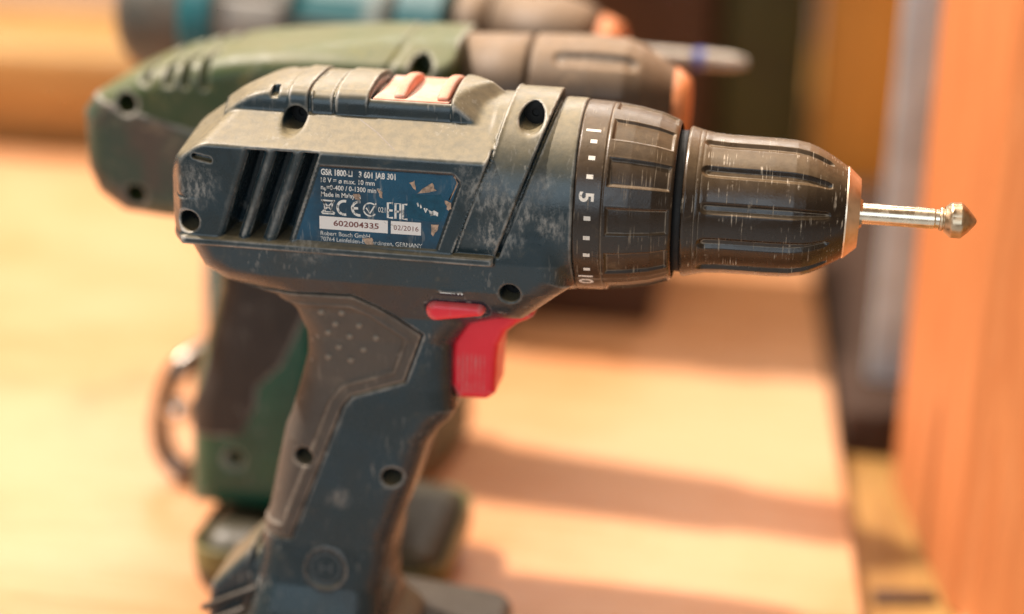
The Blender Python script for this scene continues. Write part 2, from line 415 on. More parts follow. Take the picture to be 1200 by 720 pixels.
tag(mesh_obj('wooden_side_panel', V, F, M['panel'], None, True, sharp=40), 'thick orange-brown wooden panel standing upright at the right edge', 'panel')
V, F = boxmesh(101, 120, 296, 300, -168, 260, .8)
t = empty('metal_upright', (110, 300, -168), 'grey metal upright strip standing behind the orange wooden panel', 'metal strip')
mesh_obj('flange', V, F, M['zinc'], t); V, F = boxmesh(117, 120, 300.2, 318, -168, 260, .8); mesh_obj('web', V, F, M['zinc'], t)
V, F = quad_prism([(90.5, 258), (110, 258), (150, 276), (128, 640), (68, 620)], -190, -168, 3)  # low dark slab, stands for the shaded ledge beside the board
tag(mesh_obj('gap_shade_slab', V, F, M['gapshade'], None, True, sharp=40), 'dark brown slab standing in for the shaded ledge in the gap beside the pale board', 'board')
V, F = quad_prism([(68, 690), (134, 690), (134, 720), (68, 720)], -190, 200, 5)
tag(mesh_obj('golden_board', V, F, M['golden'], None, True, sharp=40), 'golden brown wooden board upright beside the dark green case', 'board')
V, F = quad_prism([(103, 121), (127, 126), (126, 133), (102.5, 129)], -190, -187.5, .6)
tag(mesh_obj('wooden_strip', V, F, M['redbrown'], None, True, sharp=40), 'thin dark wooden strip lying across the gap at the foot of the orange panel', 'strip')
t = empty('tool_case', (34, 700, -190), 'dark olive green tool case standing upright at the back', 'case')
V, F = boxmesh(7, 64, 660, 760, -190, 190, 8); mesh_obj('case_body', V, F, M['greencase'], t, sharp=40)
V, F = boxmesh(5.5, 65.5, 700, 712, -191+2, 192, 2); mesh_obj('case_rim', V, F, M['greencase'], t, sharp=40)
t = empty('cupboard', (-130, 700, -190), 'red brown wooden cupboard standing behind the drills', 'cupboard')
V, F = boxmesh(-270, 4, 660, 900, -190, 420, 4); mesh_obj('carcass', V, F, M['redbrown'], t, sharp=40)
V, F = boxmesh(-264, -134, 652, 659.5, -180, 410, 2); mesh_obj('door', V, F, M['redbrown'], t, sharp=40)
V, F = boxmesh(-131, -2, 652, 659.5, -180, 410, 2); mesh_obj('door', V, F, M['redbrown'], t, sharp=40)
t = empty('shadow_chest', (-112, 400, -180), 'tall dark chest added out of view behind the drills to cast a shadow', 'tool chest')  # unseen chest, added to throw the far shadow band on the board
V, F = boxmesh(-150, -78, 332, 470, -180, 104, 5); mesh_obj('chest_body', V, F, M['greencase'], t, sharp=40)
for k in range(4):
    V, F = boxmesh(-146, -82, 329, 331.8, -174+69*k, -110+69*k, 1); d = mesh_obj('drawer', V, F, M['greencase'], t, sharp=40)
    V, F = boxmesh(-130, -98, 325, 328.8, -145+69*k, -139+69*k, 1); mesh_obj('handle', V, F, M['zinc'], d, sharp=40)
t = empty('added_dark_box', (-42, 420, -180), 'dark brown box added for the dark patch behind the collar of the blue drill', 'box')  # box added to fill the dark patch under the front collar
for x0, x1, y0, y1 in ((-76, -6, 376, 384), (-76, -6, 462, 470), (-76, -68, 384.2, 461.8), (-14, -6, 384.2, 461.8)):
    for k in range(2):
        V, F = boxmesh(x0, x1, y0, y1, -180+59.5*k, -121+59.5*k, 1.2); mesh_obj('plank', V, F, M['redbrown'], t, sharp=40)
V, F = boxmesh(-67.8, -14.2, 384.2, 461.8, -180, -172, 1); mesh_obj('base', V, F, M['redbrown'], t, sharp=40)
V, F = boxmesh(-800, -275, 612, 650, -158, -110, 8)
tag(mesh_obj('wooden_rail', V, F, M['rail'], None, True, sharp=40), 'amber wooden rail lying behind the pale board at the left', 'rail')
V, F = boxmesh(-800, -275, 628, 648, -190, -158.3, 1)  # darker recessed strip, added as the shadow gap below the rail
tag(mesh_obj('rail_shadow_gap', V, F, M['bench'], None, True, sharp=40), 'dull brown plinth strip added as the shadow gap under the amber rail at the left', 'plinth')

# ------------------------------------------------------------------ front drill
GROUP = 'cordless drills standing in a row'
D1 = empty('cordless_drill', (-65, 0, -180), 'dusty dark blue cordless drill with red trigger, in sharp focus in front', 'cordless drill', GROUP)

LOWER = [(-113, -10), (-113.5, -16), (-110, -24.5), (-103, -29.5), (-95, -31.5), (-88.5, -33.5), (-84, -38), (-81, -46), (-81, -52.5), (-83, -60.5),
         (-86.5, -73), (-88.5, -78), (-91.5, -93), (-93.5, -103.5), (-96, -115.5), (-98, -128), (-102, -146), (-57, -146), (-57, -130), (-54, -112), (-48, -95),
         (-43.5, -80), (-40, -74.5), (-37, -71.5), (-35, -68), (-35.5, -60), (-35.5, -46), (-31, -39), (-22, -36.4), (-14.8, -35.8), (-4.2, -26), (0, -22.5), (0, 0), (-113, 0)]
PAD = [(-110, -30.5), (-86.2, -30.2), (-64, -29.4), (-57, -32.9), (-44.2, -41.5), (-49.6, -57.2), (-66, -63.4), (-68.7, -67), (-85.3, -112.8), (-110, -112.5)]
TRIG = [(-12.4, -36.6), (-13, -34), (-27, -34.5), (-33.5, -39), (-37.0, -46.0), (-37.6, -52), (-37.1, -60), (-34.9, -64.4), (-26.0, -64.2), (-23.4, -62.2), (-23.2, -52.5),
        (-22.7, -46.6), (-20.6, -42.0), (-17.0, -38.9)]
LABEL = [(-71.8, 11.5), (-33.3, 11.7), (-31.1, 9.3), (-37.6, -10.9), (-79.4, -11.3)]
VENTS = [[(-92.3, 14.2), (-87.9, 14.2), (-96.3, -11.6), (-100.4, -11.6)], [(-84.1, 14.4), (-80.0, 14.4), (-89.0, -11.8), (-92.9, -11.8)], [(-75.8, 14.6), (-72.4, 14.6), (-81.3, -11.8), (-84.9, -11.8)]]
HOLES = [(-81.8, 21.6, 3.3), (-13.6, 25.4, 3.4), (-110.6, -7.8, 3.1), (-17.1, -23.8, 2.9), (-80.9, -85.0, 2.9), (-53.4, -89.4, 3.1)]
HWZ = ([-150, -140, -128, -115, -100, -60, -45, -36, -30, -24, -14.5, 0], [26, 23, 19.5, 17.6, 17, 16.8, 17.6, 19.6, 22.6, 25.6, 28.0, 28])
def line_dist(X, Z, pts):
    z = np.array([p[1] for p in pts]); x = np.array([p[0] for p in pts])
    return (X-np.interp(Z, z, x))*.94
def core(X, A, Z):
    up = smax(A-30, .49*A+.872*Z-28.2, 1.0)
    up = smax(up, Z-28+.006*A*A, 2.)
    up = smax(up, -Z-14.4, 1.2)
    rear = (-.595*X+.15*A+.804*Z-80.6)/1.01
    up = smax(up, rear, 1.6); up = smax(up, -X-118.6, 5.); up = smax(up, -.85*X+.53*A-111.7, 2.)
    # raised rail along the top
    seg = (((X > -84) & (X < -76.9)) | ((X > -70.4) & (X < -61)) | (X > -36.6)).astype(np.float32)
    rail = smax(A-16.6-.25*seg, Z-31.3-.75*seg+.010*A*A, 3.2)
    rail = smax(rail, 21-Z, .5); rail = smax(rail, rear-1.0, 2.); rail = smax(rail, -.233*X+.972*Z-50.2, 2.)
    rail = smax(rail, (.6*X+.48*A+.8*Z-9)/1.11, .9); rail = smax(rail, X+22, .5)
    groove = np.maximum(np.abs(X+77.2+.04*A)-.55, 22.9-Z); rail = smax(rail, -np.maximum(groove, -.9-rail), .4)
    groove = np.maximum(np.abs(X+70.8)-.25, 22.9-Z); rail = smax(rail, -np.maximum(groove, -.5-rail), .4)
    cut = np.maximum(np.maximum(np.abs(X+88.6-.10*(A-13))-1.0, np.abs(A-13.4)-2.6), 27-Z); rail = smax(rail, -cut, .4)
    cut = np.maximum(np.maximum(np.abs(X+48.7)-11.6, A-15.2), 27.2-Z); rail = smax(rail, -cut, .5)
    up = smin(up, rail, .7)
    da = line_dist(X, Z, [(-33.1, -12.1), (-23.5, 15.5), (-20.6, 29.4), (-20.2, 33)])
    up = smax(up, np.where(Z > -12, da+.2, X+21.5), .4)
    # lip under the side panel
    bead = smax(smax(A-30.9, np.abs(Z+13.3)-1.25, 1.), np.maximum(X+21.5, -.85*X+.53*A-112.0), .8); bead = smax(bead, -X-118.6, 3.)
    up = smin(up, bead, .5)
    # lower body and handle
    hw = np.interp(Z, HWZ[0], HWZ[1]).astype(np.float32)
    low = extr(poly2(LOWER, X, Z), A, hw, 9.)
    bod = smin(up, low, .8)
    # gearbox end
    rr = np.sqrt(A*A+Z*Z)
    fr = smax(rr-28.0, X-.2, .8); fr = np.maximum(fr, -X-24)
    low2 = fr
    bod = smin(bod, low2, 1.6)
    db = line_dist(X, Z, [(-21.2, -12), (-12.2, 14), (-7.0, 30), (-6.2, 33)])
    band = smax(smax(rr-30.5, A-30.55, 1.), smax(smax(-da, db, .5), -Z-12.3, .5), .7)
    band = band-.32*np.exp(-((da-.45)/.38)**2)*(Z > -12.2)*(rr > 20)
    bod = smin(bod, band, .3)
    gro = np.maximum(np.abs(db-.55)-.5, -Z-12.3); bod = smax(bod, -np.maximum(gro, 26.6-np.maximum(rr, A)), .4)
    # battery foot
    foot = rbox(X, A, Z, -110, -48, 22, -165, -146, 7)
    bod = smin(bod, foot, 8.)
    bod = smin(bod, extr(poly2([(-99, -119), (-113, -134), (-115, -150), (-90, -150)], X, Z), A, 15., 3.), 3.)
    return bod
def holes(f, X, A, Z):
    for hx, hz, r in HOLES:
        d = np.sqrt((X-hx)**2+(Z-hz)**2)
        f = smax(f, -np.maximum(d-r, 4-A), .9)
    return f
def housing(X, A, Z):
    f = core(X, A, Z)
    dl = poly2(LABEL, X, Z); side = np.where(A > 20, 1., 0.)
    f = f+side*.62*np.clip(.5-dl/.7, 0, 1)
    # cooling slots with rounded bars between them
    dv = np.minimum(np.minimum(poly2(VENTS[0], X, Z), poly2(VENTS[1], X, Z)), poly2(VENTS[2], X, Z))
    zone = poly2([(-96.3, 15), (-71.6, 15), (-80.2, -12), (-104.5, -12)], X, Z)
    k = np.clip(1-dv/2.1, 0, 1); f = f+side*np.clip(.3-zone/.8, 0, 1)*(1.5*k*k)
    f = smax(f, -np.maximum(dv, 15-A), .35)
    # little slot at the rear, seam line, wear step
    sl = np.sqrt(np.maximum(np.abs(X+106)-2.2, 0)**2+(Z-11.4+.18*(X+106))**2)-.75; f = smax(f, -np.maximum(sl, 27.3-A), .3)
    sm = np.maximum(np.abs(Z+.3)-.22, np.abs(X+111)-3.6); f = f+side*.35*np.clip(.5-sm/.3, 0, 1)
    # rubber pad bed
    dp = poly2(PAD, X, Z); bed = np.clip(.5-(dp-.45)/.5, 0, 1); f = f+1.0*bed
    # trigger well
    dt = poly2(TRIG, X, Z); f = smax(f, -np.maximum(dt-.55, A-10.9), .5)
    # direction switch seat and engraved mark
    ds = np.sqrt(np.maximum(np.abs(X+33)-6.6, 0)**2+(Z+31.2-.06*(X+33))**2)-3.1; f = f+side*0+.5*np.clip(.5-ds/.5, 0, 1)*(A > 12)
    mk = np.maximum(np.abs(X+34.4)-3.6, np.abs(Z+24.9)-.75); f = f-.35*np.clip(.5-mk/.5, 0, 1)*(A > 12)
    # round badge
    db = np.sqrt((X+73.9)**2+(Z+121.7)**2); f = f-.5*np.clip(.5-(np.abs(db-6.6)-.4)/.5, 0, 1)*(A > 10)+.35*np.clip(.5-(db-6.4)/.5, 0, 1)*(A > 10)
    return holes(f, X, A, Z)
H1 = .45
for hx, hz, r in HOLES:
    for sg in (-1, 1):
        ys = sg*max(min(surf_y(core, hx, hz)-10, 18), 5)
        V, F, UV = lathe([(-.8, r+.25), (.5, r+.25), (.8, r-.4), (.8, 1.2), (-.2, 1.1)], n=32); V = np.array(V); V = np.stack([hx+V[:, 1], ys+sg*V[:, 0], hz+V[:, 2]], -1)
        mesh_obj('hole_shade_plug', V, F if sg > 0 else [f[::-1] for f in F], M['dark'], D1, sharp=40)  # dark plug in each hole, black for the shade inside
V, F = solid(housing, -124, 3, 38, -162, 35, H1)
mesh_obj('housing', V, F, M['housing'], D1)

def pad(X, A, Z):
    c = core(X, A, Z); dp = poly2(PAD, X, Z)
    inner = -dp
    lip = np.exp(-((inner-3.7)/.42)**2)*.40; sink = np.clip((inner-4.1)/.5, 0, 1)*.38
    f = smax(smax(c-.38-lip+sink, dp, .4), -(c+1.6), .2)
    return holes(f, X, A, Z)
V, F = solid(pad, -108, -40, 24, -116, -27, .45)
GP = mesh_obj('grip_pad', V, F, M['rubber'], D1)
# raised nubs on the pad
def hemi(r, hgt, n=12, m=5):
    V = []; F = []
    for i in range(m+1):
        a = math.pi/2*i/m
        for k in range(n): V.append((r*math.cos(a)*math.cos(2*math.pi*k/n), -hgt*math.sin(a), r*math.cos(a)*math.sin(2*math.pi*k/n)))
    for i in range(m):
        for k in range(n): F.append((i*n+k, i*n+(k+1) % n, (i+1)*n+(k+1) % n, (i+1)*n+k))
    return V, F
nub = None
for x, z in [(-68.0, -35.9), (-70.1, -39.9), (-62.9, -39.8), (-74.2, -36.2), (-72.5, -43), (-66.0, -43.8), (-58.0, -43.6), (-69.4, -47.6), (-61.9, -47.8), (-72.8, -51.2), (-65.8, -51.6)]:
    y = surf_y(core, x, z)
    if nub is None:
        V, F = hemi(1.15, .95); nub = mesh_obj('grip_nub', V, F, M['nub'], GP, local=True); o = nub
    else:
        o = nub.copy(); COL.objects.link(o); o.parent = GP
    o.location = Vector((x+65, -y+.25, z+180))*MM

def trig(X, A, Z):
    d = poly2(TRIG, X, Z); rib = .2*np.cos(X*2*np.pi/1.3)*np.clip((-d-2.2)/1., 0, 1)*np.clip((-Z-48)/3, 0, 1)
    return extr(d, A, 10.0, 2.6)+rib
V, F = solid(trig, -39, -10, 11.5, -67, -32, .35); mesh_obj('trigger', V, F, M['red'], D1)
def swch(X, A, Z):
    t = np.clip((X+39)/12.6, 0, 1); r = 3.0-1.15*t
    d = np.sqrt((X+39-12.6*t)**2+(Z+31.6-1.2*t)**2)-r
    return smax(d, A-24.6-.3*t, 2.4)
V, F = solid(swch, -43, -23, 27, -36, -27, .35); mesh_obj('direction_switch', V, F, M['red'], D1)

# gear switch in its window on top
GS = mesh_obj('gear_switch', *boxmesh(-59.8, -37.6, -15.0, 15.0, 26.5, 28.4, .5), M['switch'], D1, sharp=40)
for x in (-52.2, -39.6):
    def rib(X, A, Z, x=x): return smax(smax(np.abs(X-x)-1.9, Z-31.9+.012*A*A, 1.6), np.maximum(A-14.2, 28.2-Z), 1.)
    V, F = solid(rib, x-3, x+3, 16, 27.5, 33, .4); mesh_obj('rib', V, F, M['switch'], GS)

# rating label
LP = slab('rating_label', [(-71.5, 11.1), (-33.5, 11.3), (-31.7, 9.2), (-38.0, -10.6), (-78.8, -10.9)], -29.2, -29.52, M['label'], D1)
slab('label_sheen', [(-54, 10.9), (-33.8, 11.0), (-32.1, 9.1), (-35.6, -2.2), (-46, -2.9), (-52.5, -2.8), (-55, 3)], -29.3, -29.545, M['labelsheen'], LP)  # slab paints the blue sheen over the label's right part
yl = -29.57
def put(s, cap, w, x, z, mat='print', bold=.0, y=yl, parent=None):
    V, F = fit(s, cap, w, bold); return on_side('lettering', V, F, x, z, y, M[mat], parent or LP)
put('GSR 1800-LI', 1.7, 9.2, -71.3, 8.95, bold=.05); put('3 601 JA8 301', 1.7, 10.6, -60.3, 8.9, bold=.05)
put('18 V \u2393 \u00f8 max. 10 mm' if False else '18 V = \u00f8 max. 10 mm', 1.4, 15.6, -71.3, 6.75, bold=.02)
put('n\u2080=0-400 / 0-1300 min\u207b\u00b9', 1.4, 17.2, -71.3, 4.65, bold=.02)
put('Made in Malaysia', 1.35, 11.6, -71.3, 2.6, bold=.02)
put('Robert Bosch GmbH', 1.25, 14.4, -71.5, -8.95); put('70764 Leinfelden-Echterdingen, GERMANY', 1.25, 29.6, -71.5, -10.65)
# crossed-out bin, CE, tick, EAC
L_ = [[(-70.9, 1.4), (-67.5, 1.4)], [(-70.5, 1.2), (-70.1, -1.9), (-68.3, -1.9), (-67.9, 1.2)], [(-71.2, -2.3), (-67.3, 1.6)], [(-71.2, 1.6), (-67.3, -2.3)], [(-71, -2.45), (-67.4, -2.45)]]
V, F = strokes(L_, .42); on_side('bin_mark', V, F, 0, 0, yl, M['print'], LP)
V, F = strokes([arc(-64.5, -.4, 2.0, 75, 285)], .75); on_side('conformity_mark', V, F, 0, 0, yl, M['print'], LP)
V, F = strokes([arc(-60.2, -.3, 2.0, 80, 280), [(-62.2, -.3), (-60.5, -.3)]], .75); on_side('conformity_mark', V, F, 0, 0, yl, M['print'], LP)
V, F = strokes([arc(-57, -.35, 1.9, 40, 320), [(-58.2, .1), (-57.1, -1.5), (-55.3, 1.6)]], .42); on_side('tick_emblem', V, F, 0, 0, yl, M['print'], LP)
put('021', 1.5, 2.1, -54.7, -.9)
V, F = strokes([[(-50.4, 2.0), (-51.9, 2.0), (-51.9, -2.3), (-50.4, -2.3)], [(-51.9, -.15), (-50.5, -.15)],
                [(-49.7, -2.5), (-49.7, 2.0), (-48.3, 2.0), (-48.3, -2.5)], [(-49.7, -.4), (-48.3, -.4)],
                [(-46.2, 1.9), (-47.5, 1.9), (-47.5, -2.4), (-46.2, -2.4)]], .62); on_side('conformity_mark', V, F, 0, 0, yl, M['print'], LP)
s1 = slab('number_strip', [(-71.8, -3.3), (-51.9, -3.25), (-51.9, -7.0), (-71.8, -7.1)], -29.4, -29.60, M['strip'], LP)
put('602004335', 1.6, 13.2, -67.7, -5.9, 'ink', .03, -29.64, s1)
s2 = slab('date_strip', [(-51.0, -3.25), (-42.3, -3.15), (-42.3, -6.9), (-51.0, -7.0)], -29.4, -29.60, M['strip'], LP)
put('02/2016', 1.45, 7.2, -50.2, -5.8, 'ink', .0, -29.64, s2)
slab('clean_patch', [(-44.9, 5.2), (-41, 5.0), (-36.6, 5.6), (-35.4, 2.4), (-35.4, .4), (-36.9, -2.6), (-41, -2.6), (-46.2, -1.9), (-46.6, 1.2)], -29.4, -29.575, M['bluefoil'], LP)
V, F = strokes([[(-43.4, 2.7), (-43.1, 1.7), (-42.6, 2.3), (-42.3, 1.2)], [(-41.4, 1.3), (-41.0, .1), (-40.6, 1.2)]], .5); on_side('print_remnant', V, F, 0, 0, -29.62, M['print'], LP)
slab('print_remnant', [(-40.2, .9), (-39.2, .4), (-38.6, .8), (-37.4, .2), (-37.5, -.9), (-38.6, -.6), (-39.6, -.9)], -29.5, -29.62, M['print'], LP)
def ragged(poly, k=3, amp=.22):
    out = []
    for i in range(len(poly)):
        a = np.array(poly[i]); b = np.array(poly[(i+1) % len(poly)])
        for j in range(k): out.append(tuple(a+(b-a)*j/k+rng.normal(size=2)*amp*(j > 0)))
    return out
for P in ([(-43.4, 5.4), (-42, 6.9), (-39.2, 8.8), (-37.9, 6.6), (-40, 6.0)], [(-45.8, 8.4), (-44.3, 9.2), (-43.8, 6.3), (-44.4, 6.6)],
          [(-35.6, 3.9), (-33.8, 3.4), (-33.6, 1.6), (-35.0, 1.4)], [(-39.4, -3.4), (-37.2, -3.3), (-37.8, -5.4), (-38.8, -6.9)],
          [(-59.3, -9.0), (-56.5, -8.7), (-55.9, -10.6), (-57.8, -10.8)], [(-55.2, 5.8), (-53.9, 5.4), (-53.4, 3.2), (-54.4, 3.8)],
          [(-62.0, 3.9), (-60.2, 4.1), (-59.8, 2.4), (-61.2, 2.2)], [(-33.2, 10.9), (-32.3, 9.4), (-34.4, 4.2), (-34.1, 4.0), (-31.8, 9.2), (-32.8, 11.2)]):
    slab('torn_scrap', ragged(P), -29.45, -29.66, M['scrap'], LP)

# engraved arrow mark over the direction switch, badge emblem
yb = -surf_y(core, -34.4, -25)-.40
V, F = strokes([[(-37.4, -24.9), (-33.0, -24.9)], [(-32.2, -25.2), (-31.5, -24.5), (-30.8, -25.2)]], .55); on_side('arrow_mark', V, F, 0, 0, yb, M['print'], D1)
ybg = -surf_y(core, -73.9, -121.7)+.0
BG = mesh_obj('badge', *[(lambda A: (A[0], A[1]))(strokes([[(p[0], p[1]) for p in arc(-73.9, -121.7, 5.0, 0, 360, 36)]], .7))][0], M['engrave'], D1) if False else None
def wrap_side(name, V2, F, mat, parent, lift=.12):
    V2 = np.asarray(V2); V = np.array([(x, -surf_y(housing, x, z)-lift, z) for x, z in V2]); return mesh_obj(name, V, F, mat, parent, False)
V, F = strokes([arc(-73.9, -121.7, 4.6, 0, 360, 36)], .6); BG = wrap_side('badge_ring', V, F, M['engrave'], D1)
V, F = strokes([[(-75.6, -123.6), (-75.6, -119.8)], [(-72.2, -123.6), (-72.2, -119.8)], [(-75.6, -121.7), (-72.2, -121.7)]], .7); wrap_side('badge_emblem', V, F, M['engrave'], BG, .14)

V, F = strokes([[(-63, 22.6), (-57, 20.2), (-50.5, 16.9)]], .28); wrap_side('scratch_mark', V, F, M['nub'], D1, .03)

# torque collar
CP = ([0, .25, .8, 7.6, 15.3, 21.8, 26.6, 27.3, 27.6], [26.6, 27.3, 27.65, 27.4, 26.5, 25.2, 23.5, 23.0, 22.4])
def collar_r(X, T):
    r = np.interp(X, *CP)
    deg = np.degrees(T); u = (deg-29.3+15) % 30-15
    arcmm = np.radians(u)*26
    d = np.maximum(np.abs(arcmm)-3.75, np.maximum(9.6-X, X-26.4))
    r = r-.65*np.clip(.5-d/.8, 0, 1)+.07*np.exp(-((d-.2)/.45)**2)*(X < 26.6)
    r = r-.25*np.exp(-((X-8.3)/.22)**2)
    return r
xs = np.unique(np.concatenate([np.linspace(0, 1, 8), np.linspace(1, 27.6, 120)])); ths = np.linspace(0, 2*np.pi, 900, endpoint=False)
V, F, UV = relief_lathe(xs, ths, collar_r)
TC = mesh_obj('torque_collar', V, F, M['collar'], D1, uv=UV)
# print wrapped round the collar: u runs down round the dial, v runs forwards
def on_collar(name, V2, F, thdeg, x0, parent, lift=.07):
    V2 = np.asarray(V2); X = x0+V2[:, 1]; T = np.radians(thdeg)+V2[:, 0]/27.5; R = np.interp(X, *CP)+lift
    V = np.stack([X, -R*np.sin(T), R*np.cos(T)], -1); return mesh_obj(name, V, F, M['dialprint'], parent, False)
for s, th in (('1', 33), ('5', 75.3), ('10', 136)):
    V, F = text2(s, 4.0, 1.12, .035); V[:, 0] -= V[:, 0].max()/2; on_collar('numeral', V, F, th, 2.0, TC)
for th in (41, 52, 63.4, 87.8, 100, 112, 124):
    on_collar('tick', [(-.62, 0), (.62, 0), (.62, 1.9), (-.62, 1.9)], [(0, 1, 2, 3)], th, 3.5, TC)
V, F, UV = lathe([(27.0, 20.5), (31, 20.5)], n=96); mesh_obj('spacer', V, F, M['dark'], D1)
V, F, UV = lathe([(-6, 24), (1.5, 24)], n=96); mesh_obj('bearing_seat', V, F, M['dark'], D1)

# chuck
KP = ([29.9, 30.1, 30.8, 33, 37, 42, 55, 61, 64.5, 67, 70, 73, 75.4, 75.8], [20.9, 21.5, 21.8, 21.2, 20.3, 20.0, 19.9, 19.65, 19.0, 18.1, 16.6, 14.8, 13.3, 12.9])
def chuck_r(X, T):
    r = np.interp(X, *KP); deg = np.degrees(T); u = np.radians((deg-18+15) % 30-15)*20
    e = np.maximum(np.abs(X-53.5)-16.5, 0)
    w = 1.25-.5*np.clip((X-60)/12, 0, 1)
    d = np.sqrt(u*u+(e*.8)**2)-w
    r = r-1.0*np.clip(.5-d/1.1, 0, 1)
    r = r-.12*np.exp(-((X-33.6)/.2)**2)-.12*np.exp(-((X-35.0)/.2)**2)
    return r
xs = np.unique(np.concatenate([np.linspace(29.9, 31, 8), np.linspace(31, 75.8, 170)])); ths = np.linspace(0, 2*np.pi, 840, endpoint=False)
V, F, UV = relief_lathe(xs, ths, chuck_r)
CK = mesh_obj('chuck', V, F, M['chuck'], D1, uv=UV)
V, F, UV = lathe([(30.0, 10), (30.0, 21.0)], n=96, capa=False, capb=False); mesh_obj('chuck_back', V, F, M['dark'], CK)
V, F, UV = lathe([(75.3, 12.4), (75.5, 13.15), (76.0, 13.2), (79.2, 10.3), (79.6, 9.9), (79.6, 5.2), (74, 5.0)], n=96, capa=False); mesh_obj('nose_ring', V, F, M['nose'], CK, sharp=25)
for k in range(3):
    a = 2*math.pi*k/3+.5
    Vj = []; 
    for x, r0, r1 in ((74, 3.05, 5.0), (79.4, 3.05, 4.8), (80.6, 3.05, 4.0)):
        for s in (-.5, .5):
            for r in (r0, r1): Vj.append((x, -r*math.sin(a+s*(1.2 if r == r0 else .9)), r*math.cos(a+s*(1.2 if r == r0 else .9))))
    Fj = [(0, 1, 3, 2), (8, 10, 11, 9)]+[f for i in (0, 4) for f in ((i, i+4, i+5, i+1), (i+2, i+3, i+7, i+6), (i, i+2, i+6, i+4), (i+1, i+5, i+7, i+3))]
    mesh_obj('chuck_jaw', Vj, Fj, M['bitdark'], CK, False)

# battery under the handle
def batt(X, A, Z):
    f = smax(rbox(X, A, Z, -115, -22, 36.5, -180, -145.5, 8), (.10*X+Z+155.5), 4.)
    return f
V, F = solid(batt, -118, -14, 39, -181.5, -140, .8); BT = mesh_obj('battery', V, F, M['battery'], D1)
for s in (-1, 1):
    for k in range(2):
        yy = s*(17+6*k)
        V, F = boxmesh(-113.5, -93, yy-1.1, yy+1.1, -1.0, 1.0, .6)
        V = np.array(V); c, n = math.cos(math.radians(27)), math.sin(math.radians(27)); u = V[:, 0]+91; w = V[:, 2].copy()
        V[:, 0] = -95+u*c-w*n-2.0*k; V[:, 2] = -131+u*n+w*c-4.5*k
        mesh_obj('release_rib', V, F, M['battery'], BT)

# bit held in the chuck
B1 = empty('countersink_bit', (95, 0, 0), 'steel countersink bit held in the black chuck of the front drill', 'drill bit')
V, F, UV = lathe([(70, 3.0), (100.8, 3.0), (101.2, 2.75), (102.4, 2.75)], n=48); mesh_obj('shank', V, F, M['steel'], B1, sharp=30)
def head_r(X, T):
    r = np.interp(X, [102.2, 102.4, 103.1, 103.3, 103.6, 103.8, 104.3, 105.3, 105.8, 108.2, 108.6, 110.2, 111.6, 112.5, 112.8], [2.7, 3.3, 3.45, 3.1, 3.1, 3.6, 4.0, 4.9, 5.15, 5.2, 5.05, 3.6, 2.0, .8, .1])
    k = np.clip((X-105)/1, 0, 1); ph = (np.degrees(T)+8) % 72-36
    return r*(1-.05*k*(1-np.cos(np.radians(ph)))/.19)
xs = np.linspace(102.3, 112.7, 90); ths = np.linspace(0, 2*np.pi, 240, endpoint=False)
V, F, UV = relief_lathe(xs, ths, head_r); mesh_obj('cutting_head', V, F, M['bitdark'], B1)

# ------------------------------------------------------------------ green drill in the middle
Y2 = 84.
D2 = empty('cordless_drill', (-95, Y2, -180), 'grimy green cordless drill standing in the middle, behind the blue one', 'cordless drill', GROUP)
BODY2 = [(-174, -30), (-177.5, -22), (-178, -2), (-173, 5), (-164, 9.5), (-156, 13.2), (-144, 17), (-125, 21), (-95, 25), (-75, 27.6), (-50, 28.6), (-50, -14), (-60, -25), (-80, -34), (-100, -36), (-150, -37), (-165, -36)]
HAND2 = [(-140, -33), (-136, -50), (-136.5, -66), (-141, -84), (-147, -109), (-149, -150), (-90, -150), (-95, -110), (-93, -75), (-78, -30)]
def body2(X, A, Z):
    hw2 = 27-1.5*np.clip((-150-X)/30, 0, 1)
    f = smax(extr(poly2(BODY2, X, Z), A, hw2, 8.), (.5*A+.866*Z-31.5), 2.)
    f = smin(f, extr(poly2(HAND2, X, Z), A, 17.5, 12.), 5.)
    db = np.abs(X-.55*(Z-20)+72)-.7; f = f+.9*np.clip(.5-db/.8, 0, 1)*(Z > -5)
    for x0 in (-154.5, -146.3, -140.3, -133.7):
        f = np.maximum(f, -np.maximum(np.maximum(np.abs(X-x0)-1.25, 9.5-Z), np.maximum(-4-f, 8-A)))
    for hx, hz, r in ((-161, 2.5, 3.6), (-159, -28.5, 3.4), (-61.2, 20.5, 3.6), (-129.3, -127, 3.4)):
        f = smax(f, -np.maximum(np.sqrt((X-hx)**2+(Z-hz)**2)-r, 8-A), .6)
    return f
V, F = solid(body2, -186, -48, 30, -152, 31, .8, Y2); H2 = mesh_obj('housing', V, F, M['green'], D2)
def grip2(X, A, Z):
    c = extr(poly2(HAND2, X, Z), A, 17.5, 12.); d = poly2([(-134, -46), (-97, -50), (-103, -72), (-111, -90), (-120, -99), (-121, -107), (-127, -119), (-156, -122), (-143.5, -104), (-136, -78), (-132.5, -62)], X, Z)
    return smax(smax(c-1.0, d, .8), -(c+1.2), .3)
V, F = solid(grip2, -152, -92, 21, -126, -42, .8, Y2); mesh_obj('grip_pad', V, F, M['greengrip'], D2)
def front2(X, A, Z):
    c = extr(poly2(HAND2, X, Z), A, 17.5, 12.); d = np.maximum(Z+50, -149-Z)+0*X
    return smax(smax(smax(c-.5, d, .8), -(c+1.2), .3), -np.maximum(np.sqrt((X+130)**2+(Z+128)**2)-3.4, 8-A), .6)
V, F = solid(front2, -156, -80, 21, -150, -46, .8, Y2); mesh_obj('handle_front', V, F, M['darkgreen'], D2)
